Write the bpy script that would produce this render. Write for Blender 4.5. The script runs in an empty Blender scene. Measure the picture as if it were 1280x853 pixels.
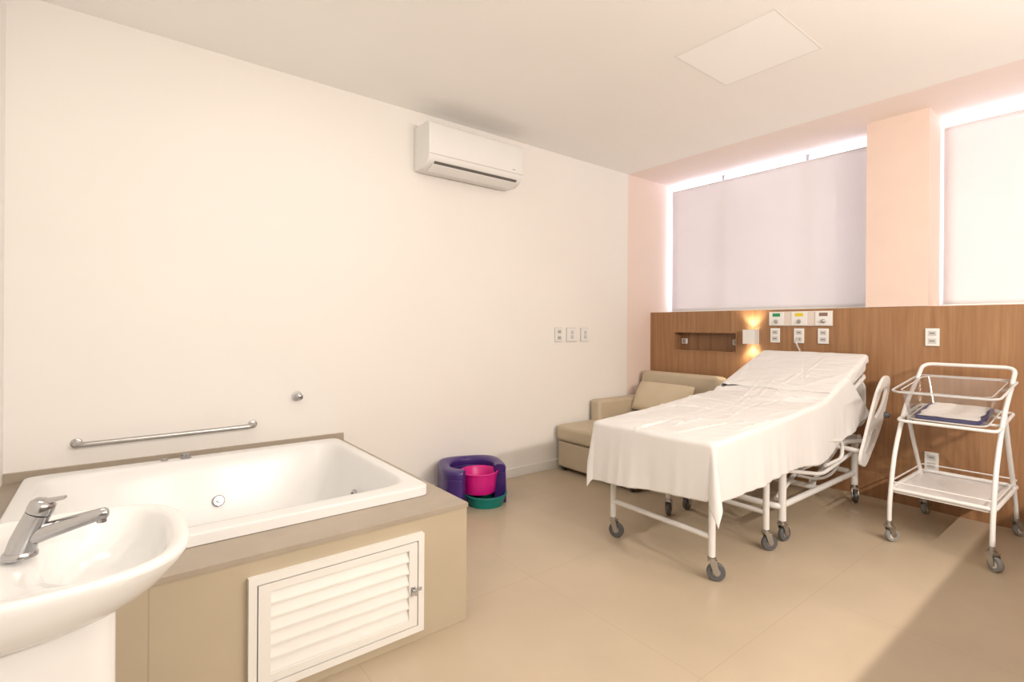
import bpy, bmesh, math, random
from mathutils import Vector, Matrix, noise
random.seed(3)
scene = bpy.context.scene
COL = scene.collection
scene.view_settings.view_transform = 'Standard'

# ------------------------------------------------------------------ materials
def newmat(name):
    m = bpy.data.materials.new(name); m.use_nodes = True
    nt = m.node_tree
    for n in list(nt.nodes): nt.nodes.remove(n)
    out = nt.nodes.new('ShaderNodeOutputMaterial')
    return m, nt, out
def N(nt, t, **kw):
    n = nt.nodes.new(t)
    for k, v in kw.items(): setattr(n, k, v)
    return n
def principled(nt, out, rough, metal=0, **kw):
    b = N(nt, 'ShaderNodeBsdfPrincipled')
    b.inputs['Roughness'].default_value = rough
    b.inputs['Metallic'].default_value = metal
    for k, v in kw.items():
        if k in b.inputs: b.inputs[k].default_value = v
    nt.links.new(b.outputs[0], out.inputs[0])
    return b
def noisecol(nt, col, amt, scale, vec=None, detail=4):
    t = N(nt, 'ShaderNodeTexNoise'); t.inputs['Scale'].default_value = scale; t.inputs['Detail'].default_value = detail
    if vec is None:
        vec = N(nt, 'ShaderNodeNewGeometry').outputs['Position']
    nt.links.new(vec, t.inputs['Vector'])
    r = N(nt, 'ShaderNodeValToRGB')
    r.color_ramp.elements[0].position = .3; r.color_ramp.elements[1].position = .7
    r.color_ramp.elements[0].color = (*[c*(1-amt) for c in col], 1)
    r.color_ramp.elements[1].color = (*[min(1, c*(1+amt)) for c in col], 1)
    nt.links.new(t.outputs['Fac'], r.inputs['Fac'])
    return r.outputs['Color'], t
def M(name, col, rough=.5, metal=0, amt=.02, scale=6, bump=0, bscale=60, **kw):
    m, nt, out = newmat(name)
    b = principled(nt, out, rough, metal, **kw)
    c, t = noisecol(nt, col, amt, scale)
    nt.links.new(c, b.inputs['Base Color'])
    if bump:
        t2 = N(nt, 'ShaderNodeTexNoise'); t2.inputs['Scale'].default_value = bscale; t2.inputs['Detail'].default_value = 5
        nt.links.new(N(nt, 'ShaderNodeNewGeometry').outputs['Position'], t2.inputs['Vector'])
        bp = N(nt, 'ShaderNodeBump'); bp.inputs['Strength'].default_value = bump; bp.inputs['Distance'].default_value = .01
        nt.links.new(t2.outputs['Fac'], bp.inputs['Height']); nt.links.new(bp.outputs[0], b.inputs['Normal'])
    return m
def math_(nt, op, a, b=None):
    n = N(nt, 'ShaderNodeMath', operation=op)
    for i, x in enumerate((a, b)):
        if x is None: continue
        if isinstance(x, (int, float)): n.inputs[i].default_value = x
        else: nt.links.new(x, n.inputs[i])
    return n.outputs[0]
def mixc(nt, fac, a, b):
    n = N(nt, 'ShaderNodeMix', data_type='RGBA')
    nt.links.new(fac, n.inputs['Factor'])
    for sock, x in ((n.inputs['A'], a), (n.inputs['B'], b)):
        if isinstance(x, tuple): sock.default_value = (*x, 1)
        else: nt.links.new(x, sock)
    return n.outputs['Result']
def twotone(name, c1, c2, x0, rough=.7):
    m, nt, out = newmat(name); b = principled(nt, out, rough)
    pos = N(nt, 'ShaderNodeNewGeometry').outputs['Position']
    sp = N(nt, 'ShaderNodeSeparateXYZ'); nt.links.new(pos, sp.inputs[0])
    f = math_(nt, 'GREATER_THAN', sp.outputs['X'], x0)
    a, _ = noisecol(nt, c1, .012, 1.5); bb, _ = noisecol(nt, c2, .012, 1.5)
    nt.links.new(mixc(nt, f, a, bb), b.inputs['Base Color'])
    return m
def tiled(name, col, joint, sx, ox, sy, oy, axes='XY', rough=.4, w=.003, amt=.05):
    m, nt, out = newmat(name); b = principled(nt, out, rough)
    pos = N(nt, 'ShaderNodeNewGeometry').outputs['Position']
    sp = N(nt, 'ShaderNodeSeparateXYZ'); nt.links.new(pos, sp.inputs[0])
    fs = []
    for ax, s, o in ((axes[0], sx, ox), (axes[1], sy, oy)):
        q = math_(nt, 'FRACT', math_(nt, 'DIVIDE', math_(nt, 'SUBTRACT', sp.outputs[ax], o - 50*s), s))
        q = math_(nt, 'ABSOLUTE', math_(nt, 'SUBTRACT', q, .5))
        fs.append(math_(nt, 'GREATER_THAN', q, .5 - w/(2*s)))
    f = math_(nt, 'MAXIMUM', fs[0], fs[1])
    c, t = noisecol(nt, col, amt, 3.0, detail=8)
    nt.links.new(mixc(nt, f, c, joint), b.inputs['Base Color'])
    return m
def woodmat(name, ca, cb):
    m, nt, out = newmat(name); b = principled(nt, out, .42)
    pos = N(nt, 'ShaderNodeNewGeometry').outputs['Position']
    mp = N(nt, 'ShaderNodeMapping'); nt.links.new(pos, mp.inputs[0])
    mp.inputs['Scale'].default_value = (22, 22, 1.1)
    t = N(nt, 'ShaderNodeTexNoise'); t.inputs['Scale'].default_value = 1.4; t.inputs['Detail'].default_value = 9; t.inputs['Distortion'].default_value = .6
    nt.links.new(mp.outputs[0], t.inputs['Vector'])
    r = N(nt, 'ShaderNodeValToRGB'); r.color_ramp.elements[0].position = .32; r.color_ramp.elements[1].position = .68
    r.color_ramp.elements[0].color = (*ca, 1); r.color_ramp.elements[1].color = (*cb, 1)
    nt.links.new(t.outputs['Fac'], r.inputs[0])
    mp2 = N(nt, 'ShaderNodeMapping'); nt.links.new(pos, mp2.inputs[0]); mp2.inputs['Scale'].default_value = (90, 90, 3)
    t2 = N(nt, 'ShaderNodeTexNoise'); t2.inputs['Scale'].default_value = 2; nt.links.new(mp2.outputs[0], t2.inputs['Vector'])
    f = math_(nt, 'MULTIPLY', t2.outputs['Fac'], .42)
    nt.links.new(mixc(nt, f, r.outputs[0], tuple(c*.5 for c in ca)), b.inputs['Base Color'])
    return m
def emis(name, col, s):
    m, nt, out = newmat(name); e = N(nt, 'ShaderNodeEmission')
    c, _ = noisecol(nt, col, .01, 3); nt.links.new(c, e.inputs[0]); e.inputs[1].default_value = s
    nt.links.new(e.outputs[0], out.inputs[0]); return m
def clear(name, tint, gl=.12, rim=.6, rough=.08, diff=False):
    m, nt, out = newmat(name)
    t = N(nt, 'ShaderNodeBsdfTransparent'); t.inputs[0].default_value = (*tint, 1)
    if diff:
        g = N(nt, 'ShaderNodeBsdfDiffuse'); g.inputs[0].default_value = (.9, .9, .9, 1)
    else:
        g = N(nt, 'ShaderNodeBsdfGlossy'); g.inputs['Roughness'].default_value = rough
    lw = N(nt, 'ShaderNodeLayerWeight'); lw.inputs[0].default_value = .3
    f = math_(nt, 'ADD', math_(nt, 'MULTIPLY', lw.outputs['Fresnel'], rim), gl)
    mx = N(nt, 'ShaderNodeMixShader'); nt.links.new(f, mx.inputs[0])
    nt.links.new(t.outputs[0], mx.inputs[1]); nt.links.new(g.outputs[0], mx.inputs[2]); nt.links.new(mx.outputs[0], out.inputs[0])
    return m
def fabric_trans(name, col, trans):
    m, nt, out = newmat(name)
    c, _ = noisecol(nt, col, .015, 2.5)
    d = N(nt, 'ShaderNodeBsdfDiffuse'); t = N(nt, 'ShaderNodeBsdfTranslucent')
    nt.links.new(c, d.inputs[0]); nt.links.new(c, t.inputs[0])
    mx = N(nt, 'ShaderNodeMixShader'); mx.inputs[0].default_value = trans
    nt.links.new(d.outputs[0], mx.inputs[1]); nt.links.new(t.outputs[0], mx.inputs[2]); nt.links.new(mx.outputs[0], out.inputs[0])
    return m

m_wall = twotone('wall_paint', (.86, .835, .80), (.84, .70, .63), 3.924)
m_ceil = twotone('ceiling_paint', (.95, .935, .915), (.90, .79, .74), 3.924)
m_pink = M('pink_paint', (.80, .64, .56), .7)
m_white_wall = M('white_paint', (.88, .87, .84), .7)
m_low_bounce = M('taupe_low_bounce_wall', (.34, .31, .27), .5)  # dark tone for the unseen surfaces, chosen to cut bounced light
m_floor = tiled('porcelain_floor', (.50, .41, .30), (.445, .36, .26), .9, 1.59, .9, .965, rough=.33, w=.004, amt=.05)
m_tile = tiled('surround_tile', (.50, .425, .31), (.41, .345, .25), 1.2, .08, 5, 10, axes='XZ', rough=.45, w=.005, amt=.05)
m_stone = M('surround_stone_top', (.40, .34, .27), .45, amt=.06, scale=9)
m_tub = M('white_acrylic', (.82, .82, .815), .22, amt=.005)
m_cer = M('white_ceramic', (.76, .76, .75), .12, amt=.005)
m_chrome = M('chrome', (.46, .46, .47), .2, 1, amt=.01)
m_steel = M('brushed_steel', (.50, .49, .48), .28, 1, amt=.04, scale=30)
m_alu = M('white_lacquered_aluminium', (.82, .81, .78), .35)
m_metal = M('white_painted_steel', (.80, .79, .78), .3, amt=.01)
m_plas = M('white_plastic', (.83, .825, .81), .35, amt=.01)
m_hub2 = M('light_grey_insert', (.60, .59, .58), .4)
m_pale = M('pale_pinkish_backing', (.74, .66, .60), .5)
m_dark = M('dark_slot', (.05, .045, .04), .6)
m_slot = M('air_outlet_slot', (.14, .13, .12), .6)
m_grey = M('grey_slot', (.35, .33, .31), .6)
m_rubber = M('grey_rubber', (.11, .11, .115), .6)
m_rubber2 = M('light_grey_rubber', (.28, .275, .27), .6)
m_hub = M('grey_plastic_hub', (.33, .33, .34), .4)
m_wood = woodmat('oak_laminate', (.325, .160, .072), (.445, .245, .118))
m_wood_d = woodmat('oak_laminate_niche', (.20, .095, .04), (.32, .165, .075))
m_leather = M('beige_leatherette', (.53, .445, .325), .5, amt=.04, bump=.08, bscale=120)
m_pillow = M('beige_cushion_fabric', (.61, .515, .375), .8, amt=.04, bump=.1)
m_sheet = M('white_cotton', (.775, .765, .755), .85, amt=.01, bump=.10, bscale=9)
m_cover = M('white_draw_sheet_cotton', (.775, .77, .765), .85, amt=.01, bump=.14, bscale=12)
m_matt = M('white_fitted_cotton', (.76, .75, .745), .85, amt=.01, bump=.2, bscale=14)
m_purple = M('purple_plastic', (.050, .020, .165), .32)
m_pinkpl = M('magenta_plastic', (.66, .008, .24), .35)
m_teal = M('teal_plastic', (.0, .21, .18), .35)
m_blind = fabric_trans('roller_blind_fabric', (.86, .83, .82), .20)
m_glass = clear('window_glass', (.95, .96, 1), .03)
m_acr = clear('clear_acrylic', (.97, .97, .97), .06, .25)
m_acr_rim = clear('clear_acrylic_edge', (.95, .95, .95), .5, .4, diff=True)
m_blue = M('blue_vinyl', (.03, .045, .20), .4)
m_paper = M('white_cloth', (.80, .79, .78), .8)
m_bulb = emis('sconce_glow', (1, .88, .68), 22)
m_green = M('green_label', (.02, .30, .10), .5)
m_yel = M('yellow_label', (.75, .60, .03), .5)
m_redbr = M('brown_label', (.25, .16, .12), .5)
m_mull = M('grey_lacquered_mullion', (.45, .44, .46), .5)
m_lampp, nt, out = newmat('opal_diffuser')
b_ = principled(nt, out, .6); c_, _ = noisecol(nt, (.95, .94, .92), .01, 3); nt.links.new(c_, b_.inputs['Base Color'])
b_.inputs['Emission Color'].default_value = (1, .96, .90, 1); b_.inputs['Emission Strength'].default_value = .05

# ------------------------------------------------------------------ geometry
class G:
    def __init__(s): s.v = []; s.f = []
    def add(s, vs, fs):
        o = len(s.v); s.v += [Vector(v) for v in vs]; s.f += [tuple(i+o for i in f) for f in fs]; return s
    def box(s, x0, x1, y0, y1, z0, z1, mtx=None):
        vs = [Vector((x, y, z)) for x in (x0, x1) for y in (y0, y1) for z in (z0, z1)]
        if mtx: vs = [mtx @ v for v in vs]
        return s.add(vs, [(0, 1, 3, 2), (4, 6, 7, 5), (0, 4, 5, 1), (2, 3, 7, 6), (0, 2, 6, 4), (1, 5, 7, 3)])
    def frame_xz(s, x0, x1, z0, z1, wx0, wx1, wz, y0, y1):
        s.box(x0, x1, y0, y1, z0, z0+wz).box(x0, x1, y0, y1, z1-wz, z1)
        return s.box(x0, x0+wx0, y0, y1, z0+wz, z1-wz).box(x1-wx1, x1, y0, y1, z0+wz, z1-wz)
    def grid(s, P, cu=False, cv=False):
        nu, nv = len(P), len(P[0]); vs = [p for r in P for p in r]; fs = []
        for i in range(nu if cu else nu-1):
            for j in range(nv if cv else nv-1):
                a, b = i, (i+1) % nu; c, d = j, (j+1) % nv
                fs.append((a*nv+c, b*nv+c, b*nv+d, a*nv+d))
        return s.add(vs, fs)
    def tube(s, pts, r, n=12, closed=False):
        pts = [Vector(p) for p in pts]; m = len(pts); rings = []
        T = []
        for i in range(m):
            if closed: t = pts[(i+1) % m]-pts[i-1]
            else: t = pts[min(i+1, m-1)]-pts[max(i-1, 0)]
            T.append(t.normalized())
        up = Vector((0, 0, 1)) if abs(T[0].z) < .9 else Vector((1, 0, 0))
        nrm = (up - T[0]*up.dot(T[0])).normalized()
        for i in range(m):
            nrm = (nrm - T[i]*nrm.dot(T[i])).normalized()
            bi = T[i].cross(nrm)
            rr = r[i] if isinstance(r, (list, tuple)) else r
            rings.append([pts[i]+nrm*rr*math.cos(2*math.pi*k/n)+bi*rr*math.sin(2*math.pi*k/n) for k in range(n)])
        o = len(s.v); s.grid(rings, cu=closed, cv=True)
        if not closed:
            s.f.append(tuple(o+k for k in range(n))); s.f.append(tuple(o+(m-1)*n+k for k in reversed(range(n))))
        return s
    def lathe(s, prof, c=(0, 0, 0), ax=(0, 0, 1), n=32, cap=True):
        ax = Vector(ax).normalized(); q = Vector((0, 0, 1)).rotation_difference(ax); c = Vector(c)
        rings = [[c + q @ Vector((r*math.cos(2*math.pi*k/n), r*math.sin(2*math.pi*k/n), h)) for k in range(n)] for r, h in prof]
        o = len(s.v); s.grid(rings, cv=True)
        if cap:
            s.f.append(tuple(o+k for k in reversed(range(n)))); s.f.append(tuple(o+(len(prof)-1)*n+k for k in range(n)))
        return s
    def prism(s, poly, c0, c1, ax='y'):
        def P(a, b, c): return {'y': (a, c, b), 'x': (c, a, b), 'z': (a, b, c)}[ax]
        n = len(poly)
        s.add([P(a, b, c0) for a, b in poly]+[P(a, b, c1) for a, b in poly],
              [tuple(range(n)), tuple(range(2*n-1, n-1, -1))]+[(i, n+i, n+(i+1) % n, (i+1) % n) for i in range(n)])
        return s
    def ring(s, po, pi, c0, c1):
        rows = [[(a, c0, b) for a, b in po], [(a, c1, b) for a, b in po], [(a, c1, b) for a, b in pi], [(a, c0, b) for a, b in pi]]
        return s.grid(rows, cu=True, cv=True)
    def warp(s, fn): s.v = [Vector(fn(v)) for v in s.v]; return s
    def make(s, name, mat, parent=None, smooth=True, bevel=0, seg=3, solid=0, sub=0, label=None, origin=None):
        xs = [v.x for v in s.v]; ys = [v.y for v in s.v]; zs = [v.z for v in s.v]
        o = Vector(origin) if origin else Vector(((min(xs)+max(xs))/2, (min(ys)+max(ys))/2, min(zs)))
        me = bpy.data.meshes.new(name); me.from_pydata([v-o for v in s.v], [], s.f)
        me.materials.append(mat)
        ob = bpy.data.objects.new(name, me); ob.location = o; COL.objects.link(ob)
        bm = bmesh.new(); bm.from_mesh(me)
        bmesh.ops.recalc_face_normals(bm, faces=bm.faces)
        if smooth:
            for f in bm.faces: f.smooth = True
            for e in bm.edges:
                if len(e.link_faces) == 2 and e.calc_face_angle(0) > .7: e.smooth = False
        bm.to_mesh(me); bm.free()
        if solid:
            md = ob.modifiers.new('solid', 'SOLIDIFY'); md.thickness = solid; md.offset = 0
        if bevel:
            md = ob.modifiers.new('bevel', 'BEVEL'); md.width = bevel; md.segments = seg; md.limit_method = 'ANGLE'; md.angle_limit = .6
        if sub:
            md = ob.modifiers.new('sub', 'SUBSURF'); md.levels = sub; md.render_levels = sub
        if parent: setp(ob, parent)
        if label: ob['label'] = label
        return ob
def setp(ob, p):
    ob.parent = p
    ob.matrix_parent_inverse = Matrix.Translation(-p.location)
def empty(name, loc, label, cat, group=None):
    e = bpy.data.objects.new(name, None); e.location = loc; e.empty_display_size = .1; COL.objects.link(e)
    e['label'] = label; e['category'] = cat
    if group: e['group'] = group
    return e
def top(ob, label, cat, group=None):
    ob['label'] = label; ob['category'] = cat
    if group: ob['group'] = group
    return ob
def struct(ob): ob['kind'] = 'structure'; return ob
def fillet(pts, rad, n=6, closed=False):
    pts = [Vector(p) for p in pts]; m = len(pts); out = []
    for i, p in enumerate(pts):
        if not closed and i in (0, m-1): out.append(p); continue
        a = pts[i-1]; b = pts[(i+1) % m]
        da, db = a-p, b-p; ra = min(rad, da.length*.49); rb = min(rad, db.length*.49)
        s = p+da.normalized()*ra; e = p+db.normalized()*rb
        for k in range(n+1):
            t = k/n; out.append(s*(1-t)**2+p*2*t*(1-t)+e*t*t)
    return out
def spline(pts, n=8):
    pts = [Vector(p) for p in pts]; P = [2*pts[0]-pts[1]]+pts+[2*pts[-1]-pts[-2]]; out = []
    for i in range(1, len(P)-2):
        for k in range(n):
            t = k/n; a, b, c, d = P[i-1], P[i], P[i+1], P[i+2]
            out.append(.5*((2*b)+(c-a)*t+(2*a-5*b+4*c-d)*t*t+(3*b-a-3*c+d)*t**3))
    out.append(pts[-1]); return out
def rrect(x0, x1, y0, y1, r, n=5):
    o = []
    for cx, cy, a0 in ((x1-r, y1-r, 0), (x0+r, y1-r, 90), (x0+r, y0+r, 180), (x1-r, y0+r, 270)):
        for k in range(n+1):
            a = math.radians(a0+90*k/n); o.append((cx+r*math.cos(a), cy+r*math.sin(a)))
    return o

YL, XW, H, XB = 3.196, 4.29, 2.696, -.39
YR = -2.2
# ------------------------------------------------------------------ room shell
struct(G().box(XB-.1, 4.8, YR-.1, YL+.1, -.1, 0).make('floor', m_floor, smooth=False))
struct(G().box(XB-.1, 4.8, YR-.1, YL+.1, H, H+.1).make('ceiling', m_ceil, smooth=False))
struct(G().box(XB-.1, 4.8, YL, YL+.12, 0, H).make('wall_left', m_wall, smooth=False))
struct(G().box(XB-.12, XB, YR, YL, 0, H).make('wall_back', m_white_wall, smooth=False))
struct(G().box(XB-.1, 4.8, YR-.12, YR, 0, H).make('wall_right', m_low_bounce, smooth=False))
struct(G().box(XB, XW-.02, -.66, -.60, 0, 1.315).make('light_blocker', m_low_bounce, smooth=False))  # unseen slab added to cast the straight shadow edge on the floor
g = G().box(4.41, 4.72, YR, YL, 0, 1.350)
g.box(XW, 4.72, .96, 1.32, 1.364, H)
g.box(XW, 4.72, YR, -.62, 0, H)
struct(g.make('wall_far', m_pink, smooth=False))
struct(G().box(4.407, 4.72, -.62, YL, 1.350, 1.362).make('trim_1', m_alu, smooth=False))
struct(G().box(1.16, XW, YL-.014, YL, 0, .075).make('baseboard_left', m_alu, smooth=False, bevel=.003))
def window(name, y0, y1, mull):
    xf0, xf1 = 4.655, 4.695
    g = G()
    g.box(xf0, xf1, y0, y1, 1.362, 1.40).box(xf0, xf1, y0, y1, H-.008, H)
    g.box(xf0, xf1, y0, y0+.02, 1.40, H-.008).box(xf0, xf1, y1-.012, y1, 1.40, H-.008)
    w = struct(g.make(name, m_alu, smooth=False))
    for y in mull: G().box(4.64, xf1, y-.012, y+.012, 1.40, H-.008).make('mullion', m_mull, parent=w, smooth=False)
    G().box(4.673, 4.677, y0, y1, 1.40, H-.01).make('glass', m_glass, parent=w, smooth=False)
window('window_1', 1.32, YL, (2.62, 1.86))
window('window_2', -.62, .96, (.2,))
def blind(y0, y1, ztop):
    e = empty('roller_blind', (4.60, (y0+y1)/2, 1.366), 'pale lavender fabric roller blind pulled down over the window', 'blind', 'roller blinds on the windows')
    g = G(); P = []
    for i in range(30):
        z = 1.375+(ztop-1.375)*i/29
        P.append([(4.60+.0015*math.sin(i*.5), y0+(y1-y0)*j/20, z) for j in range(21)])
    g.grid(P).make('blind_fabric', m_blind, parent=e, solid=.0015)
    G().box(4.592, 4.608, y0, y1, 1.366, 1.384).make('bottom_rail', m_alu, parent=e, bevel=.003)
    G().lathe([(.009, 0), (.009, y1-y0)], (4.607, y0, ztop), (0, 1, 0), 20).make('roller_tube', m_blind, parent=e)
blind(1.35, 3.152, 2.625)
blind(-.6, .945, 2.625)

# ------------------------------------------------------------------ wood panel with niche
e = empty('wall_panel', (4.35, 1.3, 0), 'oak laminate headboard wall panel with a recessed niche', 'wall panel')
ny0, ny1, nz0, nz1 = 2.28, 2.92, .985, 1.175
py0 = -.62
g = G()
g.box(XW, 4.405, py0, ny0, 0, 1.362).box(XW, 4.405, ny1, YL, 0, 1.362)
g.box(XW, 4.405, ny0, ny1, 0, nz0).box(XW, 4.405, ny0, ny1, nz1, 1.362)
g.make('panel_board', m_wood, parent=e, smooth=False)
G().box(4.385, 4.404, ny0, ny1, nz0, nz1).make('niche_back', m_wood_d, parent=e, smooth=False)
g = G(); t = .012
g.box(XW-.008, 4.385, ny0, ny1, nz0, nz0+t).box(XW-.008, 4.385, ny0, ny1, nz1-t, nz1)
g.box(XW-.008, 4.385, ny0, ny0+t, nz0+t, nz1-t).box(XW-.008, 4.385, ny1-t, ny1, nz0+t, nz1-t)
g.make('niche_frame', m_wood, parent=e, smooth=False)

# outlets
def outlet(loc, nrm, w=.075, h=.118, kind='socket', label='', group=None):
    x, y, z = loc
    e = empty('wall_outlet', (x, y, z-h/2), label, 'power outlet' if kind != 'switch' else 'wall switch', group)
    def B(u0, u1, v0, v1, d0, d1):
        if nrm == '-y': return (x+u0, x+u1, y-d1, y-d0, z+v0, z+v1)
        return (x-d1, x-d0, y-u1, y-u0, z+v0, z+v1)
    if nrm == '-y': G().box(*B(-w/2-.002, w/2+.002, -h/2-.002, h/2+.002, 0, .004)).make('shadow_outline', m_grey, parent=e, smooth=False)  # grey rim stands in for the shadow around the plate
    G().box(*B(-w/2, w/2, -h/2, h/2, .0, .012)).make('cover_plate', m_plas, parent=e, bevel=.003)
    if kind == 'socket':
        for dz in (-.026, .026):
            G().box(*B(-.022, .022, dz-.017, dz+.017, .012, .014)).make('socket', m_hub2, parent=e, bevel=.001)
            for du in (-.009, 0, .009):
                G().box(*B(du-.0028, du+.0028, dz-.004, dz+.004, .014, .015)).make('pin_hole', m_dark, parent=e, smooth=False)
    elif kind == 'switch':
        for dz in (-.02, .02):
            G().box(*B(-.016, .016, dz-.016, dz+.016, .012, .016)).make('switch_button', m_hub2, parent=e, bevel=.002)
    else:
        G().box(*B(-.018, .018, -.02, .02, .012, .016)).make('socket', m_grey, parent=e, bevel=.002)
    return e
grp = 'outlets on the plain wall'
outlet((3.01, YL, 1.14), '-y', w=.085, kind='socket', label='white double power outlet on the cream wall', group=grp)
outlet((3.165, YL, 1.14), '-y', w=.12, kind='switch', label='wide white switch plate on the cream wall', group=grp)
outlet((3.33, YL, 1.14), '-y', w=.10, kind='switch', label='white switch plate on the cream wall', group=grp)
grp = 'outlets on the wood panel'
for y, z in ((1.955, 1.15), (1.77, 1.15), (1.595, 1.15), (.935, 1.155), (.935, .33)):
    outlet((XW, y, z), '-x', label='white double power outlet on the wood panel', group=grp)
for y in (2.86, 2.34):
    outlet((4.385, y, 1.08), '-x', w=.06, h=.05, kind='x', label='small white outlet inside the wooden niche', group='outlets in the niche')

# gas outlet rail
e = empty('medical_gas_panel', (XW, 1.765, 1.21), 'white medical gas outlet panel with three coloured labels', 'medical gas panel')
G().box(XW-.015, XW, 1.53, 2.0, 1.228, 1.345).make('back_plate', m_pale, parent=e, bevel=.004)
for y, lm in ((1.94, m_green), (1.765, m_yel), (1.59, m_redbr)):
    G().box(XW-.022, XW-.015, y-.058, y+.058, 1.233, 1.341).make('outlet_plate', m_plas, parent=e, bevel=.002)
    G().box(XW-.0235, XW-.022, y-.030, y+.030, 1.304, 1.330).make('colour_label', lm, parent=e, smooth=False)
    G().lathe([(.016, 0), (.016, .010), (.011, .012), (.011, .024), (.008, .026)], (XW-.022, y, 1.264), (-1, 0, 0), 20).make('gas_valve', m_steel, parent=e)
g = G(); pts = []
for i in range(90):
    t = i/89
    pts.append((XW-.03+.006*math.cos(t*60), 1.765+.012*math.sin(t*7)+.006*math.sin(t*60), 1.125-.15*t))
g.tube(pts, .0035, 6)
top(g.make('call_cord', m_plas), 'white coiled cord hanging from outlet above the bed', 'cord')

# sconce
e = empty('wall_sconce', (XW, 2.14, 1.06), 'small white up and down wall light glowing warm', 'wall lamp')
g = G()
x0, x1, y0, y1, z0, z1 = XW-.085, XW, 2.09, 2.19, 1.075, 1.195
g.box(x0, x0+.006, y0, y1, z0, z1).box(x1-.006, x1, y0, y1, z0, z1).box(x0+.006, x1-.006, y0, y0+.006, z0, z1).box(x0+.006, x1-.006, y1-.006, y1, z0, z1)
g.make('lamp_shade', m_plas, parent=e, smooth=False, bevel=.002)
G().box(x0+.01, x1-.01, y0+.01, y1-.01, 1.11, 1.16).make('light_bulb', m_bulb, parent=e, bevel=.005)

# ceiling lamp
e = empty('ceiling_light_panel', (2.684, 1.385, 2.66), 'square flush white ceiling light panel', 'ceiling lamp')
lx0, lx1, ly0, ly1 = 2.415, 2.952, 1.113, 1.657
g = G(); q = .010
g.box(lx0, lx1, ly0, ly0+q, H-.001, H).box(lx0, lx1, ly1-q, ly1, H-.001, H).box(lx0, lx0+q, ly0+q, ly1-q, H-.001, H).box(lx1-q, lx1, ly0+q, ly1-q, H-.001, H)
g.make('lamp_frame', m_plas, parent=e, smooth=False)
G().box(lx0+q, lx1-q, ly0+q, ly1-q, H-.001, H).make('diffuser', m_lampp, parent=e, smooth=False)

# ------------------------------------------------------------------ air conditioner
e = empty('air_conditioner', (2.03, YL, 2.27), 'white split air conditioner unit on the cream wall', 'air conditioner')
ax0, ax1 = 1.63, 2.43
prof = [(YL, 2.275), (YL, 2.575), (3.02, 2.575), (2.995, 2.568), (2.982, 2.55), (2.978, 2.40), (2.982, 2.345), (2.998, 2.31), (3.03, 2.285), (3.08, 2.272)]
G().prism(prof, ax0, ax1, 'x').make('casing', m_plas, parent=e, bevel=.006)
G().add([(ax0+.05, 2.995, 2.310), (ax1-.05, 2.995, 2.310), (ax1-.05, 3.018, 2.288), (ax0+.05, 3.018, 2.288)], [(0, 1, 2, 3)]).make('air_slot', m_slot, parent=e, smooth=False, solid=.004)
G().add([(ax0+.04, 3.006, 2.292), (ax1-.04, 3.006, 2.292), (ax1-.04, 3.075, 2.262), (ax0+.04, 3.075, 2.262)], [(0, 1, 2, 3)]).make('louver', m_plas, parent=e, smooth=False, solid=.006)
G().box(ax0, ax1, 2.9765, 2.98, 2.352, 2.355).make('panel_seam', m_hub2, parent=e, smooth=False)
G().box(ax1-.10, ax1-.08, 2.9765, 2.979, 2.375, 2.38).make('indicator', m_grey, parent=e, smooth=False)

# ------------------------------------------------------------------ bathtub surround
TX, TY, TZ = 1.14, 1.748, .482
e = empty('bathtub_surround', (.375, 2.47, 0), 'beige tiled platform enclosing the bathtub with louvered access door', 'bathtub platform')
hx0, hx1, hy0, hy1 = -.285, 1.045, 1.945, 3.075
g = G()
zt_ = TZ-.018
g.box(XB, TX, TY, hy0, 0, zt_).box(XB, TX, hy1, YL, 0, zt_).box(XB, hx0, hy0, hy1, 0, zt_).box(hx1, TX, hy0, hy1, 0, zt_)
g.make('tiled_base', m_tile, parent=e, smooth=False)
g = G()
X2, Y2 = TX+.004, TY-.004
g.box(XB, X2, Y2, hy0, zt_, TZ).box(XB, X2, hy1, YL, zt_, TZ).box(XB, hx0, hy0, hy1, zt_, TZ).box(hx1, X2, hy0, hy1, zt_, TZ)
g.box(XB, X2, YL-.02, YL, TZ, TZ+.045)
g.make('stone_top', m_stone, parent=e, smooth=False)
dx0, dx1, dz0, dz1 = .33, .935, .045, .415
yf = TY-.022
G().frame_xz(dx0, dx1, dz0, dz1, .024, .024, .024, yf, TY).make('door_frame', m_alu, parent=e, smooth=False)
d = G(); ix0, ix1, iz0, iz1 = dx0+.028, dx1-.028, dz0+.028, dz1-.028
yd = yf+.001
d.frame_xz(ix0, ix1, iz0, iz1, .036, .034, .026, yd, TY)
ns = 6; sh = (iz1-iz0-.052)/ns
for i in range(ns):
    z = iz0+.026+sh*(i+.5)
    a0, a1 = ix0+.036, ix1-.034
    pl = [(yd+.002, z-sh*.5), (yd+.002, z-sh*.5+.006), (yd+.015, z+sh*.44), (yd+.018, z+sh*.44), (yd+.018, z-sh*.5)]
    d.prism(pl, a0, a1, 'x')
door = d.make('door', m_alu, parent=e, smooth=False)
G().box(ix0-.004, ix1+.004, TY-.003, TY-.0005, iz0-.004, iz1+.004).make('door_backing', m_grey, parent=e, smooth=False)
g = G().box(ix1-.026, ix1-.010, yd-.006, yd, .192, .222).lathe([(.005, 0), (.005, .012), (.009, .014), (.009, .021)], (ix1-.018, yd-.005, .208), (0, -1, 0), 16)
g.box(ix1-.010, ix1+.016, yd-.006, yd-.002, .203, .214)
g.make('handle', m_chrome, parent=door, label='small chrome latch')

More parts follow.
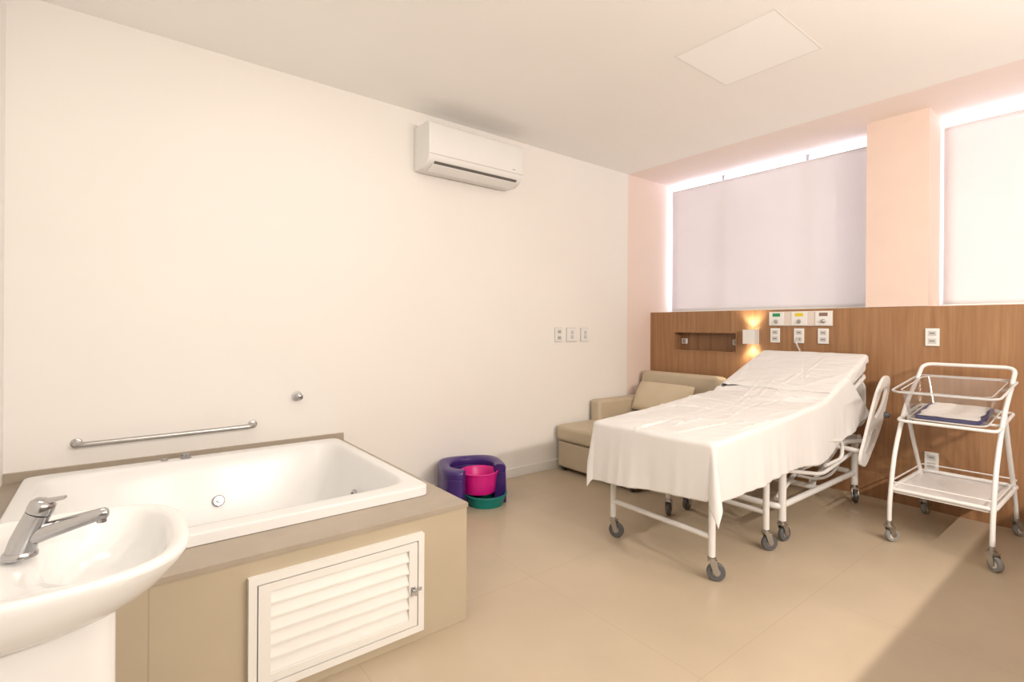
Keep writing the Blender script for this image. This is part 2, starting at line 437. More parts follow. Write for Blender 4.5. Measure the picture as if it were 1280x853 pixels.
# ------------------------------------------------------------------ bathtub
def sup(cx, cy, hx, hy, ex, z, n=112):
    o = []
    for k in range(n):
        a = 2*math.pi*k/n; c, s = math.cos(a), math.sin(a)
        o.append(Vector((cx+hx*math.copysign(abs(c)**(2/ex), c), cy+hy*math.copysign(abs(s)**(2/ex), s), z)))
    return o
e = empty('bathtub', (.38, 2.51, .1), 'white acrylic whirlpool bathtub set in a tiled platform', 'bathtub')
R = [sup(.38, 2.51, .69, .585, 34, .484), sup(.38, 2.51, .69, .585, 34, .517), sup(.38, 2.51, .689, .584, 34, .521), sup(.38, 2.51, .685, .580, 30, .523),
     sup(.385, 2.52, .640, .506, 11, .522), sup(.385, 2.52, .634, .500, 10.5, .519), sup(.385, 2.52, .622, .488, 9, .500), sup(.385, 2.522, .59, .46, 6.5, .41), sup(.38, 2.52, .545, .415, 5, .27),
     sup(.38, 2.52, .50, .37, 4.2, .17), sup(.38, 2.52, .44, .31, 3.6, .128), sup(.38, 2.52, .28, .18, 2.8, .115), sup(.38, 2.52, .05, .03, 2, .112)]
g = G(); g.grid(R, cv=True); g.f.append(tuple(len(g.v)-112+k for k in range(112)))
g.make('tub_shell', m_tub, parent=e, sub=1)
def jet(c, ax, r):
    g = G().lathe([(r, 0), (r, .006), (r*.8, .012), (r*.55, .012), (r*.5, .004)], c, ax, 24)
    g.lathe([(r*.35, 0), (r*.35, .016), (r*.2, .02)], c, ax, 16)
    return g.make('water_jet', m_chrome, parent=e, label='chrome whirlpool jet')
jet((.42, 2.940, .31), (0, -1, .35), .028)
jet((.935, 2.45, .36), (-1, 0, .3), .034)
jet((-.02, 2.935, .31), (0, -1, .35), .026)
G().box(.35, .47, 2.872, 2.892, .19, .205).make('suction_grid', m_chrome, parent=e, bevel=.003)
G().lathe([(.026, 0), (.026, .006), (.018, .010), (.018, .022), (.014, .025)], (.29, 3.062, .522), (0, 0, 1), 24).make('air_control_knob', m_chrome, parent=e)
G().lathe([(.016, 0), (.016, .006), (.012, .010)], (.20, 3.062, .522), (0, 0, 1), 24).make('pneumatic_button', m_chrome, parent=e)
G().lathe([(.028, 0), (.028, .004), (.02, .006)], (.7, 2.52, .123), (0, 0, 1), 24).make('drain', m_chrome, parent=e)

# grab bar
e = empty('grab_bar', (.245, 3.16, .6), 'brushed steel grab bar on the cream wall above the bathtub', 'grab bar')
pts = fillet([(-.14, YL-.002, .632), (-.14, YL-.065, .632), (.625, YL-.065, .638), (.625, YL-.002, .638)], .045, 8)
G().tube(pts, .0125, 16).make('bar', m_steel, parent=e)
for x, z in ((-.14, .632), (.625, .638)):
    G().lathe([(.023, 0), (.023, .004), (.020, .007), (.014, .008)], (x, YL, z), (0, -1, 0), 28).make('wall_flange', m_steel, parent=e)
e = empty('wall_valve', (.865, YL, .745), 'small round chrome valve knob on the cream wall', 'valve')
G().lathe([(.030, 0), (.030, .004), (.024, .009)], (.865, YL, .78), (0, -1, 0), 28).make('wall_flange', m_hub2, parent=e)
G().lathe([(.016, 0), (.016, .03), (.02, .032), (.02, .05), (.014, .055)], (.865, YL-.008, .78), (0, -1, 0), 24).make('knob', m_chrome, parent=e)

# ------------------------------------------------------------------ wash basin
e = empty('pedestal_sink', (-.2, 1.215, 0), 'white ceramic pedestal wash basin mounted on the wall', 'sink')
SC = 1.215
def dshape(x0, x1, hw, z, ex=2.6, n=64, sq=0):
    cx = (x0+x1)/2; hx = (x1-x0)/2; o = []
    for k in range(n):
        a = 2*math.pi*k/n; c, s = math.cos(a), math.sin(a)
        exx = ex if c > 0 else ex+sq
        o.append(Vector((cx+hx*math.copysign(abs(c)**(2/exx), c), SC+hw*math.copysign(abs(s)**(2/(ex+.3)), s), z)))
    return o
R = [dshape(-.37, -.02, .125, .697, 2.4, sq=3), dshape(-.38, .015, .155, .702, 2.5, sq=6), dshape(-.39, .055, .182, .719, 2.6, sq=9), dshape(-.39, .088, .204, .748, 2.7, sq=12), dshape(-.39, .112, .215, .778, 2.8, sq=14),
     dshape(-.39, .12, .218, .793, 2.9, sq=14), dshape(-.39, .118, .216, .80, 2.9, sq=14), dshape(-.385, .110, .208, .803, 2.9, sq=14), dshape(-.30, .10, .197, .802, 2.8, sq=6),
     dshape(-.105, .088, .172, .797, 2.4), dshape(-.099, .082, .166, .786, 2.4), dshape(-.093, .072, .152, .750, 2.3), dshape(-.080, .052, .120, .718, 2.2), dshape(-.058, .024, .066, .7045, 2), dshape(-.03, 0, .015, .703, 2)]
g = G(); g.grid(R, cv=True); g.f.append(tuple(reversed(range(64)))); g.f.append(tuple(len(g.v)-64+k for k in range(64)))
g.make('basin', m_cer, parent=e, sub=1)
G().prism(rrect(-.385, .005, SC-.11, SC+.11, .04, 8), 0, .698, 'z').make('pedestal', m_cer, parent=e)
G().lathe([(.018, 0), (.018, .003), (.012, .004)], (-.015, SC, .7045), (0, 0, 1), 20).make('drain', m_chrome, parent=e)
bx, by, bz = -.125, 1.2, .8025
f = empty('basin_tap', (bx, by, bz), 'chrome single lever basin tap on the white sink', 'tap')
K = .90
def TP(dx, dy, dz): return (bx+dx*K, by+dy*K, bz+dz*K)
g = G().lathe([(.027*K, 0), (.027*K, .005), (.024*K, .010)], (bx, by, bz), (0, 0, 1), 28)
g.tube([TP(0, 0, .005), TP(.006, -.002, .030), TP(.016, -.004, .055), TP(.026, -.006, .078)], [.0235*K, .0220*K, .021*K, .0205*K], 32)
g.make('tap_body', m_chrome, parent=f)
g = G().tube([TP(.008, -.002, .034), TP(.04, -.011, .0435), TP(.08, -.022, .054), TP(.115, -.032, .063), TP(.127, -.036, .066), TP(.131, -.037, .0665)], [.0190*K, .0165*K, .0140*K, .0120*K, .0110*K, .0075*K], 28)
g.lathe([(.0075, 0), (.0075, .010)], TP(.121, -.033, .048), (0, 0, 1), 16)
g.make('spout', m_chrome, parent=f)
g = G().lathe([(.0208*K, 0), (.0215*K, .006*K), (.0205*K, .018*K), (.015*K, .024*K), (.004*K, .026*K)], TP(.027, -.006, .080), (.36, -.08, 1), 28)
mt = Matrix.Translation(TP(.036, -.009, .098)) @ Matrix.Rotation(-.28, 4, 'Z') @ Matrix.Rotation(-.10, 4, 'Y')
g.add([mt @ Vector(v) for v in [(-.01, -.010, -.002), (.028, -.007, .001), (.028, .007, .001), (-.01, .010, -.002), (-.01, -.010, .005), (.028, -.006, .005), (.028, .006, .005), (-.01, .010, .005)]],
      [(0, 1, 2, 3), (7, 6, 5, 4), (0, 4, 5, 1), (1, 5, 6, 2), (2, 6, 7, 3), (3, 7, 4, 0)])
g.make('lever', m_chrome, parent=f)

# ------------------------------------------------------------------ plastic stool / bowls
def arcshell(c, sec, a0, a1, n=64):
    P = []
    for i in range(n+1):
        a = math.radians(a0+(a1-a0)*i/n)
        al = a-math.radians(248); p = 3.4
        sq = (abs(math.cos(al))**p+abs(math.sin(al))**p)**(-1/p)*.955
        ed = min(i, n-i)/3.0
        k = 1 if ed >= 1 else .80+.20*math.sqrt(1-(1-ed)**2)
        rm = sum(r for r, z in sec)/len(sec)
        row = []
        for r, z in sec:
            rr = (rm+(r-rm)*k); rr *= sq if r > rm else 1
            row.append((c[0]+rr*math.cos(a), c[1]+rr*math.sin(a), z))
        P.append(row)
    g = G(); g.grid(P, cv=True); m = len(sec)
    g.f.append(tuple(range(m))); g.f.append(tuple(n*m+k for k in reversed(range(m))))
    return g
sc = (1.955, 2.935)
e = empty('birthing_stool', (sc[0], sc[1], 0), 'dark purple horseshoe shaped plastic birthing stool on the floor', 'stool')
arcshell(sc, [(.240, 0), (.240, .08), (.234, .208), (.152, .208), (.152, .08), (.152, .0)], -48, 222).make('stool_body', m_purple, parent=e, bevel=.006)
arcshell(sc, [(.234, .2085), (.236, .240), (.226, .258), (.208, .263), (.172, .261), (.154, .250), (.150, .236), (.152, .2085)], -48, 222).make('stool_seat', m_purple, parent=e, bevel=.003)
b = G().lathe([(.098, .08), (.110, .08), (.124, .205), (.132, .210), (.132, .218), (.122, .220), (.115, .212), (.102, .095), (.02, .092)], (sc[0]+.022, sc[1]-.055, 0), n=48)
top(b.make('plastic_bucket', m_pinkpl), 'magenta plastic bucket nested in the purple stool', 'bucket')
b = G().lathe([(.10, .0), (.12, .0), (.138, .062), (.148, .066), (.148, .076), (.135, .076), (.116, .012), (.02, .01)], (sc[0]+.045, sc[1]-.10, 0), n=48)
top(b.make('plastic_basin', m_teal), 'teal plastic basin beneath the magenta bucket', 'basin')

# ------------------------------------------------------------------ sofa
e = empty('sofa_bed', (3.6, 2.73, 0), 'beige leatherette armchair bed with pulled out footrest', 'sofa bed')
sy0, sy1 = 2.33, 3.15
G().box(2.97, 3.42, sy0, sy1, .03, .245).make('footrest_base', m_leather, parent=e, bevel=.015)
G().box(2.95, 3.43, sy0-.005, sy1+.005, .25, .385).make('footrest_cushion', m_leather, parent=e, bevel=.035, seg=5)
G().box(3.44, 4.02, sy0+.1, sy1-.1, .25, .42).make('seat_cushion', m_leather, parent=e, bevel=.04, seg=5)
G().box(3.44, 4.1, sy0, sy1, .03, .25).make('base', m_leather, parent=e, bevel=.012)
for y0 in (sy0-.02, sy1-.10):
    G().box(3.38, 4.06, y0, y0+.12, .05, .56).make('armrest', m_leather, parent=e, bevel=.03, seg=5)
mt = Matrix.Translation((4.02, 0, .25)) @ Matrix.Rotation(math.radians(9), 4, 'Y')
G().box(-.02, .15, sy0, sy1, .0, .55, mt).make('backrest', m_leather, parent=e, bevel=.04, seg=5)
for x, y in ((3.0, sy0+.05), (3.0, sy1-.05), (4.0, sy0+.05), (4.0, sy1-.05)):
    G().lathe([(.018, 0), (.022, .03)], (x, y, 0), n=16).make('foot', m_dark, parent=e)
def pillow(hx, hy, hz, mt, n=24):
    g = G()
    for sgn in (1, -1):
        P = []
        for i in range(n+1):
            row = []
            for j in range(n+1):
                u, v = -1+2*i/n, -1+2*j/n
                pr = (max(0, (1-abs(u)**3.0)*(1-abs(v)**3.0)))**.45
                pin = 1-.05*(u*u+v*v)/2
                row.append(mt @ Vector((hx*u*pin, hy*v*pin, sgn*hz*pr+.006*noise.noise(Vector((u*2, v*3, sgn))))))
            P.append(row)
        g.grid(P)
    return g
mt = Matrix.Translation((3.875, 2.76, .575)) @ Matrix.Rotation(math.radians(-60), 4, 'Y')
top(pillow(.15, .30, .055, mt).make('cushion', m_pillow), 'rectangular beige cushion leaning on the sofa backrest', 'cushion')

# ------------------------------------------------------------------ casters
def caster(par, x, y, r=.05, yaw=0, ztop=.15, hubm=None, w=.012, hr=.5, rub=None):
    rot = Matrix.Translation((x, y, 0)) @ Matrix.Rotation(yaw, 4, 'Z')
    def T(p): return rot @ Vector(p)
    ox = r*.45
    g = G()
    for s in (-1, 1):
        pl = [(-.012, r*2+.008), (.02, r*2+.008), (ox+.014, r+.0), (ox+.0, r-.014), (ox-.014, r)]
        n = len(pl); ya, yb = s*(w+.004), s*(w+.009)
        g.add([T((a, ya, b)) for a, b in pl]+[T((a, yb, b)) for a, b in pl], [tuple(range(n)), tuple(range(2*n-1, n-1, -1))]+[(i, n+i, n+(i+1) % n, (i+1) % n) for i in range(n)])
    g.box(-.016, .022, -w-.009, w+.009, 2*r+.006, 2*r+.016, rot)
    g.lathe([(.013, 2*r+.014), (.013, ztop)], (x, y, 0), n=16)
    g.lathe([(.02, 2*r+.014), (.02, 2*r+.026)], (x, y, 0), n=20)
    fk = g.make('caster', m_steel, parent=par, origin=(x, y, 0))
    c = T((ox, 0, r)); ax = rot.to_3x3() @ Vector((0, 1, 0))
    G().lathe([(r*.45, -w), (r*.9, -w), (r, -w*.6), (r, w*.6), (r*.9, w), (r*.45, w)], c, ax, 32, cap=False).make('wheel', rub or m_rubber, parent=fk, label='grey rubber wheel')
    G().lathe([(.008, -w-.003), (.012, -w-.002), (r*hr, -w*.8), (r*hr, w*.8), (.012, w+.002), (.008, w+.003)], c, ax, 28).make('wheel_hub', hubm or m_hub, parent=fk)
    return fk

# ------------------------------------------------------------------ hospital bed
BP = [(2.12, .650), (2.75, .69), (3.40, .742), (4.10, .995), (4.3, 1.065)]
def zt(x):
    def pl(x):
        for (a, za), (b, zb) in zip(BP, BP[1:]):
            if x <= b: return za+(zb-za)*(x-a)/(b-a)
        return BP[-1][1]
    return (pl(x-.02)+2*pl(x)+pl(x+.02))/4
bed = empty('hospital_bed', (3.2, 1.62, 0), 'white adjustable hospital delivery bed on casters with raised backrest', 'hospital bed')
def mattress(x0, x1, y0, y1, th, name):
    R = []; n = 40
    for i in range(n+1):
        x = x0+(x1-x0)*i/n; z = zt(x)
        ed = min((x-x0), (x1-x))/.03; k = 1 if ed > 1 else .35+.65*math.sqrt(max(0, 1-(1-ed)**2))
        ring = []
        for a, b in rrect(y0+.012*(1-k), y1-.012*(1-k), -th+.02*(1-k), -.02*(1-k), .03, 5):
            ring.append(Vector((x, a, z+b+.003*noise.noise(Vector((x*6, a*6, b*3))))))
        R.append(ring)
    g = G(); g.grid(R, cv=True); m = len(R[0]); g.f.append(tuple(range(m))); g.f.append(tuple(n*m+k for k in reversed(range(m))))
    return g.make(name, m_matt, parent=bed)
mattress(2.155, 2.93, 1.255, 1.985, .10, 'mattress')
mattress(2.945, 4.12, 1.255, 1.985, .09, 'mattress')
for x0, x1, d in ((2.2, 2.92, .125), (2.97, 3.33, .125)):
    g = G()
    loop = fillet([(x0, 1.29, zt(x0)-d), (x1, 1.29, zt(x1)-d), (x1, 1.95, zt(x1)-d), (x0, 1.95, zt(x0)-d)], .05, 5, True)
    g.tube(loop, .014, 10, closed=True); g.box(x0+.0, x1-.0, 1.30, 1.94, min(zt(x0), zt(x1))-d-.012, min(zt(x0), zt(x1))-d)
    g.make('mattress_platform', m_metal, parent=bed)
g = G(); x0, x1, d = 3.36, 4.14, .125
loop = fillet([(x0, 1.27, zt(x0)-d), (x1, 1.27, zt(x1)-d), (x1, 1.97, zt(x1)-d), (x0, 1.97, zt(x0)-d)], .06, 5, True)
g.tube(loop, .015, 10, closed=True)
g.add([(x0, 1.27, zt(x0)-d), (x1, 1.27, zt(x1)-d), (x1, 1.97, zt(x1)-d), (x0, 1.97, zt(x0)-d)], [(0, 1, 2, 3)])
for x in (3.5, 3.7, 3.9): g.tube([(x, 1.27, zt(x)-d-.01), (x, 1.97, zt(x)-d-.01)], .01, 8)
g.make('backrest_frame', m_metal, parent=bed)
g = G(); zc = .44
for y in (1.31, 1.93): g.tube([(2.98, y, zc), (4.14, y, zc)], .02, 12)
for x in (2.98, 3.5, 4.14): g.tube([(x, 1.31, zc), (x, 1.93, zc)], .018, 12)
for y in (1.31, 1.93):
    g.tube([(3.32, y, zc), (3.32, y, zt(3.3)-.13)], .014, 10); g.tube([(3.02, y, zc), (3.02, y, zt(3.02)-.13)], .014, 10)
g.tube([(3.5, 1.62, zc), (3.95, 1.62, zt(3.95)-.14)], .02, 12)
g.make('chassis', m_metal, parent=bed)
g = G(); zb = .20
loop = fillet([(2.95, 1.32, zb), (4.10, 1.32, zb), (4.10, 1.93, zb), (2.95, 1.93, zb)], .05, 5, True)
g.tube(loop, .018, 12, closed=True)
g.tube([(3.5, 1.32, zb), (3.5, 1.93, zb)], .016, 10)
g.make('base_frame', m_metal, parent=bed)
for y in (1.38, 1.87):
    g = G().tube([(3.05, y, zb+.01), (3.55, y, zc-.01)], .014, 10).tube([(3.55, y, zb+.01), (4.05, y, zc-.01)], .014, 10)
    g.lathe([(.022, -.014), (.022, .014)], (3.55, y, zb+.01), (0, 1, 0), 16)
    g.tube([(3.30, y, .325), (3.80, y, .325)], .008, 8)
    g.make('lifting_arm', m_metal, parent=bed)
for y in (1.30, 1.94):
    G().tube([(3.42, y, .47), (3.80, y, zt(3.8)-.14)], .010, 10).tube([(3.42, y, .47), (3.62, y, zt(3.62)-.225)], .016, 12).make('gas_spring', m_metal, parent=bed)
G().tube(fillet([(3.0, 1.27, .555), (3.30, 1.245, .54), (3.62, 1.235, .50), (3.62, 1.235, .39), (3.40, 1.25, .375)], .05, 6), .011, 10).make('pedal_bar', m_metal, parent=bed)
G().tube(spline([(3.1, 1.285, .36), (3.35, 1.27, .30), (3.55, 1.26, .31), (3.75, 1.27, .40)], 8), .009, 8).make('hydraulic_hose', m_grey, parent=bed)
G().tube(fillet([(3.0, 1.30, .40), (3.35, 1.25, .33), (3.9, 1.25, .40), (4.05, 1.28, .47)], .08, 6), .012, 10).make('lock_bar', m_metal, parent=bed)
for x, y in ((2.27, 1.94), (2.25, 1.315), (2.79, 1.315), (2.80, 1.94)):
    G().tube([(x, y, .115), (x, y, zt(x)-.13)], .0165, 16).make('leg', m_metal, parent=bed)
for a, b in (((2.27, 1.94, .205), (2.25, 1.315, .205)), ((2.79, 1.315, .205), (2.80, 1.94, .205)), ((2.27, 1.94, .47), (2.80, 1.94, .47)), ((2.25, 1.315, .47), (2.79, 1.315, .47))):
    G().tube([a, b], .0135, 12).make('leg_rail', m_metal, parent=bed)
for x, y in ((2.98, 1.315), (2.98, 1.93), (4.08, 1.315), (4.08, 1.93)):
    G().tube([(x, y, .12), (x, y, zc)], .021, 16).make('leg', m_metal, parent=bed)
for (x, y, a) in ((2.27, 1.94, -1.2), (2.25, 1.315, -.9), (2.79, 1.315, -.6), (2.80, 1.94, .4), (2.98, 1.315, -.2), (2.98, 1.93, .1), (4.08, 1.315, -2.6), (4.08, 1.93, .3)):
    caster(bed, x, y, .043, a, .13)
outl = [(3.66, .36), (3.74, .34), (3.86, .42), (4.02, .55), (4.13, .70), (4.20, .84), (4.17, .885), (4.08, .88), (3.96, .80), (3.86, .68), (3.74, .52), (3.66, .41)]
sm = [(p.x, p.z) for p in spline([(a, 0, b) for a, b in outl]+[(outl[0][0], 0, outl[0][1])], 5)][:-1]
hole = [(4.01+(a-3.93)*.44, .725+(b-.63)*.34) for a, b in sm]
inn = [(3.82+(a-3.93)*.34, .495+(b-.63)*.26) for a, b in sm]
for ya, yb, yi in ((1.142, 1.160, 1.1385), (2.07, 2.088, 2.0855)):
    rail = G().ring(sm, hole, ya, yb).make('side_rail', m_plas, parent=bed, bevel=.005)
    G().prism(inn, yi, yi+.006, 'y').make('rail_inset', m_hub2, parent=rail, bevel=.002)
for (x, z, zz) in ((3.85, .48, .45), (3.72, .43, .44)):
    G().tube([(x, 1.16, z), (x, 1.31, zz)], .015, 10).make('rail_bracket', m_metal, parent=bed)
    G().tube([(x, 2.07, z), (x, 1.93, zz)], .015, 10).make('rail_bracket', m_metal, parent=bed)
G().lathe([(.020, 0), (.020, .02), (.012, .03)], (4.08, 1.142, .63), (0, -1, 0), 20).make('rail_knob', m_rubber, parent=bed)
G().prism(rrect(1.28, 1.96, .50, .86, .08, 8), 4.17, 4.19, 'x').make('headboard', m_plas, parent=bed, bevel=.006)
for y in (1.4, 1.84): G().tube([(4.14, y, .44), (4.175, y, .55)], .012, 10).make('headboard_bracket', m_metal, parent=bed)

# cloth
def clampf(x, a=0, b=1): return max(a, min(b, x))
random.seed(11)
CR = []
for _ in range(60):
    x = random.uniform(2.2, 4.1); y = random.uniform(1.28, 1.96); a = random.choice([random.gauss(0, .2), random.gauss(1.57, .2), random.uniform(0, 3.1)])
    l = random.uniform(.10, .34); CR.append((x, y, math.cos(a), math.sin(a), l, random.uniform(.006, .011), random.uniform(.003, .008)*random.choice((1, 1, -1))))
CR += [(2.55, 1.62, 0, 1, .36, .007, .005), (3.0, 1.62, 0, 1, .36, .007, .005), (2.8, 1.62, 1, 0, .62, .007, .004)]
for k in range(7): CR.append((3.30+.045*k, 1.40+.03*k, math.cos(1.9-.1*k), math.sin(1.9-.1*k), .20, .012, .010))
def crease(x, y):
    h = 0
    for cx, cy, c, s, l, w, a in CR:
        u = (x-cx)*c+(y-cy)*s; v = -(x-cx)*s+(y-cy)*c+.15*u*u
        if abs(u) < l and abs(v) < 4*w: h += a*(1-(u/l)**2)*math.exp(-(v/w)**2)
    return h
RR = .022
def cloth(X0, Ya, Yb, FO, near, far, endx, nearov, farov, off, NA, NB, flare=.24, cr=1.0, fa=.02, fz=.003):
    P = []; W = Yb-Ya
    for i in range(NA+1):
        row = []
        for j in range(NB+1):
            b = -near+(W+near+far)*j/NB
            yy = clampf(Ya+b, Ya, Yb)
            amax = endx(yy, -b if b < 0 else 0)-X0
            a = -FO+(amax+FO)*i/NA
            if b < 0: b = b/near*nearov(a)
            elif b > W: b = W+(b-W)/far*farov(a)
            da = max(0, -a)
            if da > 0: da *= (.80+.20*clampf((yy-Ya)/W))
            db = -b if b < 0 else max(0, b-W)
            sg = -1 if b < 0 else 1
            x = X0+max(0, a); y = clampf(Ya+b, Ya, Yb)
            z = zt(x)+off
            r = math.hypot(da, db)
            wr = .004*noise.noise(Vector((x*4, y*6, off*99)))+.003*noise.noise(Vector((x*14+y*6, y*12, 3)))
            wr += crease(x, y)*cr
            k = math.exp(-((x-3.44)/.12)**2)
            wr += k*(.014*noise.noise(Vector((x*17, y*4, 7)))+.003)
            wr = max(wr, -.007)
            if r == 0:
                row.append(Vector((x, y, z+wr+.008))); continue
            th = math.atan2(db, da)
            s = (-(y) if da > 0 else 0)+(x if a > 0 else X0)*(1 if sg < 0 else -1)+th*.12
            rn = r/.3
            fold = (.35*math.sin(s*11+1)+.5*noise.noise(Vector((s*19, sg*3, 5)))+.9*noise.noise(Vector((s*6, sg*3, 1))))
            kk = .06+flare*math.sin(2*th)**2*(1 if sg < 0 else .40)
            q = RR*math.pi/2
            if r < q:
                ph = r/RR; out = RR*math.sin(ph); drop = RR*(1-math.cos(ph))
            else:
                out = RR+(r-q)*kk; drop = RR+(r-q)*math.sqrt(1-kk*kk)
                out += fold*fa*rn**1.2
                out = max(out, RR-.004)
            dx, dy = (da/r, db/r)
            row.append(Vector((x-dx*out, y+sg*dy*out, z-drop+(wr+.008)*max(0, 1-rn*2)-fz*fold*rn)))
        P.append(row)
    g = G(); g.grid(P); return g
g = cloth(2.168, 1.268, 1.972, .335, .34, .31,
          lambda y, n: 3.46+(1.965-y)*.42+n*.95,
          lambda a: .265+.065*clampf(a/1.1)+.05*clampf((a-1.25)/.4)+.012*math.sin(a*7), lambda a: .18+.12*clampf(a/.6), .012, 220, 160, fa=.014)
top(g.make('bed_sheet', m_sheet, solid=.0025), 'creased white cotton sheet draped over the hospital bed', 'bed sheet')
g = cloth(3.50, 1.273, 1.967, 0.0, .09, .09, lambda y, n: 4.125, lambda a: .075+.02*math.sin(a*9), lambda a: .09, .018, 110, 120, cr=.7, fa=.006)
top(g.make('draw_sheet', m_cover, solid=.0025), 'folded white cotton sheet covering the raised backrest', 'bed sheet')

# ------------------------------------------------------------------ newborn cart
c = empty('bassinet_trolley', (3.83, .73, 0), 'white tubular trolley on casters carrying a clear bassinet', 'trolley')
yA, yB = .945, .515
def post_front(y):
    return spline([(3.47, y, .10), (3.485, y, .25), (3.57, y, .50), (3.76, y, .74), (3.98, y, .885)], 6)
p1 = post_front(yA); p2 = post_front(yB)
hand = fillet([(3.98, yA, .885), (4.12, yA, .985), (4.12, yB, .985), (3.98, yB, .885)], .055, 8)
G().tube(p1[:-1]+hand+list(reversed(p2))[1:], .0115, 14).make('handle_frame', m_metal, parent=c)
for y in (yA, yB):
    G().tube(spline([(4.17, y, .10), (4.08, y, .28), (3.93, y, .50), (3.83, y, .66), (3.78, y, .745)], 6), .0115, 14).make('rear_leg', m_metal, parent=c)
SL = .115
tilt = lambda v: (v.x, v.y, v.z+(v.x-3.52)*SL)
g = G()
g.tube(fillet([(3.60, yA, .665), (4.06, yA, .665), (4.06, yB, .665), (3.60, yB, .665)], .04, 5, True), .009, 10, closed=True)
g.tube([(3.74, yA, .665), (3.74, yB, .665)], .007, 8).tube([(3.92, yA, .665), (3.92, yB, .665)], .007, 8)
g.warp(tilt).make('bassinet_support', m_metal, parent=c)
g = G(); sx0, sx1, s0, s1 = 3.50, 4.14, yB-.005, yA+.005
g.prism(rrect(sx0, sx1, s0, s1, .03), .275, .283, 'z')
g.tube([(a, b, .295) for a, b in rrect(sx0, sx1, s0, s1, .03)], .011, 8, closed=True)
g.make('lower_shelf', m_metal, parent=c)
G().tube([(a, b, .335) for a, b in rrect(sx0, sx1, s0, s1, .03)], .004, 8, closed=True).make('shelf_rail', m_metal, parent=c)
for (x, y, a) in ((3.47, yA, -.6), (3.47, yB, -2.2), (4.17, yA, -.2), (4.17, yB, -.8)):
    caster(c, x, y, .037, a, .12, hubm=m_plas, w=.013, hr=.78, rub=m_rubber2)
b = empty('bassinet', (3.83, .73, .68), 'clear acrylic newborn bassinet with blue mattress', 'bassinet')
def tray(x0, x1, y0, y1, z, r): return [Vector((p, q, z)) for p, q in rrect(x0, x1, y0, y1, r, 6)]
zr_ = .850
R = [tray(3.52, 4.09, .50, .96, zr_-.006, .06), tray(3.52, 4.09, .50, .96, zr_, .06), tray(3.55, 4.06, .535, .925, zr_, .05), tray(3.60, 4.03, .56, .90, .685, .05), tray(3.62, 4.01, .58, .88, .678, .04)]
g = G(); g.grid(R, cv=True); m = len(R[0]); g.f.append(tuple(4*m+k for k in range(m)))
g.warp(tilt).make('clear_tub', m_acr, parent=b, solid=.003)
G().tube(tray(3.52, 4.09, .50, .96, zr_-.003, .06), .006, 8, closed=True).warp(tilt).make('tub_rim', m_acr_rim, parent=b)
G().tube(tray(3.55, 4.06, .535, .925, zr_-.002, .05), .003, 8, closed=True).warp(tilt).make('inner_rim', m_acr_rim, parent=b)
G().tube(tray(3.60, 4.03, .56, .90, .683, .05), .004, 8, closed=True).warp(tilt).make('bottom_edge', m_acr_rim, parent=b)
G().prism(rrect(3.625, 4.005, .583, .877, .04), .683, .698, 'z').warp(tilt).make('mattress', m_blue, parent=b, label='blue vinyl mattress')
g = G(); P = []
for i in range(41):
    row = []
    for j in range(31):
        u, v = i/40, j/30
        x = 3.64+.35*u+.010*noise.noise(Vector((v*5, 1, 1))); y = .600+.26*v+.010*noise.noise(Vector((u*5, 4, 1)))
        ed = min(u, 1-u, v, 1-v)
        row.append((x, y, .7015+.006*min(1, ed*7)**.5+.008*abs(noise.noise(Vector((x*14, y*20, 2))))*min(1, ed*7)))
    P.append(row)
top(G().grid(P).warp(tilt).make('folded_cloth', m_paper, solid=.002), 'rumpled white cloth lying on the bassinet mattress', 'cloth')

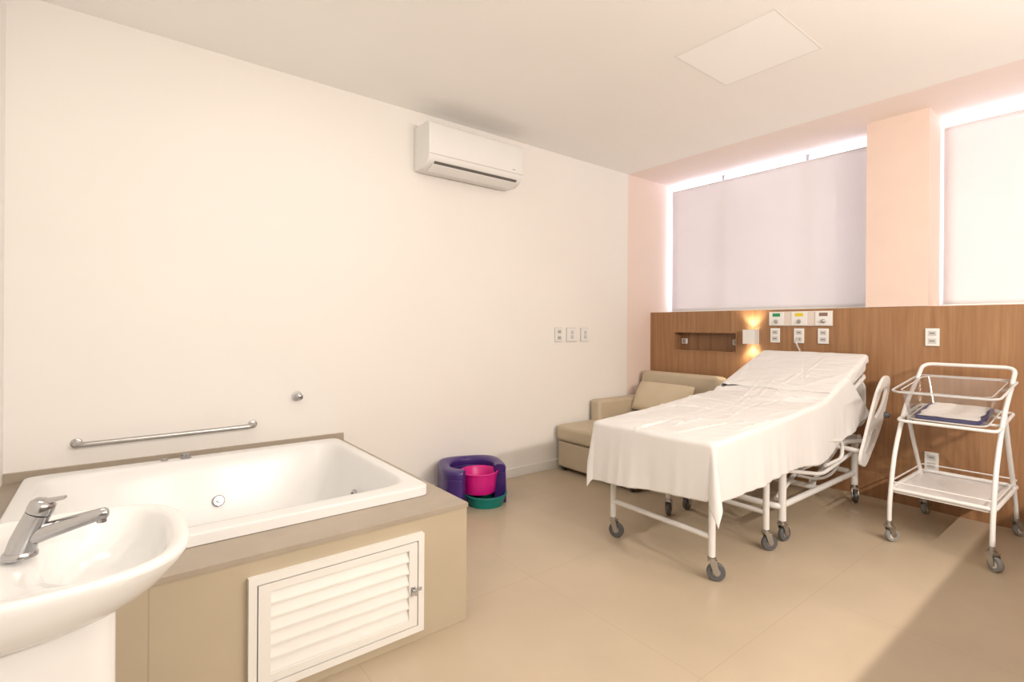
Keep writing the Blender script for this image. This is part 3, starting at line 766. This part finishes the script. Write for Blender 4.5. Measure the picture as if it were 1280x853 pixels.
# ------------------------------------------------------------------ lights
def area(name, loc, rot, size, power, col):
    l = bpy.data.lights.new(name, 'AREA'); l.energy = power; l.color = col; l.size = size
    o = bpy.data.objects.new(name, l); o.location = loc; o.rotation_euler = rot; COL.objects.link(o); return o
area('entry_area_fill', (.1, 1.5, H-.02), (0, 0, 0), .6, 6, (1, .94, .88))  # added area fill out of view, no fixture modelled
area('bath_area_fill', (1.0, 2.1, H-.02), (0, 0, 0), .5, 3, (1, .94, .88))  # added area fill above the tub, no fixture modelled
for x, p, tx in ((.4, 48, .8), (1.8, 92, 2.3), (2.8, 42, 3.0)):
    l = bpy.data.lights.new('hidden_key_spot', 'SPOT'); l.energy = p; l.color = (1, .895, .79); l.spot_size = math.radians(134); l.spot_blend = .25; l.shadow_soft_size = .006  # added hidden key spots, placed behind the slab to light the room
    o = bpy.data.objects.new('hidden_key_spot', l); o.location = (x, -1.15, 1.9); COL.objects.link(o)
    o.rotation_euler = (Vector((tx, 1.4, 1.0))-o.location).to_track_quat('-Z', 'Y').to_euler()
for x, p in ((1.2, 60), (2.4, 56)):
    l = bpy.data.lights.new('hidden_point_fill', 'POINT'); l.energy = p; l.color = (1, .905, .82); l.shadow_soft_size = .008  # added hidden fills that brighten the ceiling, no globes modelled
    o = bpy.data.objects.new('hidden_point_fill', l); o.location = (x, -1.15, 1.9); COL.objects.link(o)
for s in (1, -1):
    l = bpy.data.lights.new('sconce_light', 'SPOT'); l.energy = 6; l.color = (1, .86, .64); l.spot_size = math.radians(110); l.spot_blend = .6; l.shadow_soft_size = .02
    o = bpy.data.objects.new('sconce_light', l); o.location = (XW-.045, 2.14, 1.20 if s > 0 else 1.07); o.rotation_euler = (math.pi if s > 0 else 0, 0, 0); COL.objects.link(o)

w = bpy.data.worlds.new('sky'); scene.world = w; w.use_nodes = True
bg = w.node_tree.nodes['Background']; bg.inputs[0].default_value = (.88, .89, 1, 1); bg.inputs[1].default_value = 8

# ------------------------------------------------------------------ camera
cam = bpy.data.cameras.new('camera'); co = bpy.data.objects.new('camera', cam); COL.objects.link(co)
cam.sensor_width = 36; cam.lens = 634.69/1280*36; cam.shift_y = -(426.5-409.583)/1280; cam.clip_start = .02
yaw = .9065
F = Vector((math.cos(yaw), math.sin(yaw), 0)); Rr = Vector((math.sin(yaw), -math.cos(yaw), 0)); U = Vector((0, 0, 1))
m3 = Matrix((Rr, U, -F)).transposed()
co.matrix_world = Matrix.Translation((0, 0, 1.2)) @ m3.to_4x4() @ Matrix.Rotation(.007, 4, 'Z')
scene.camera = co
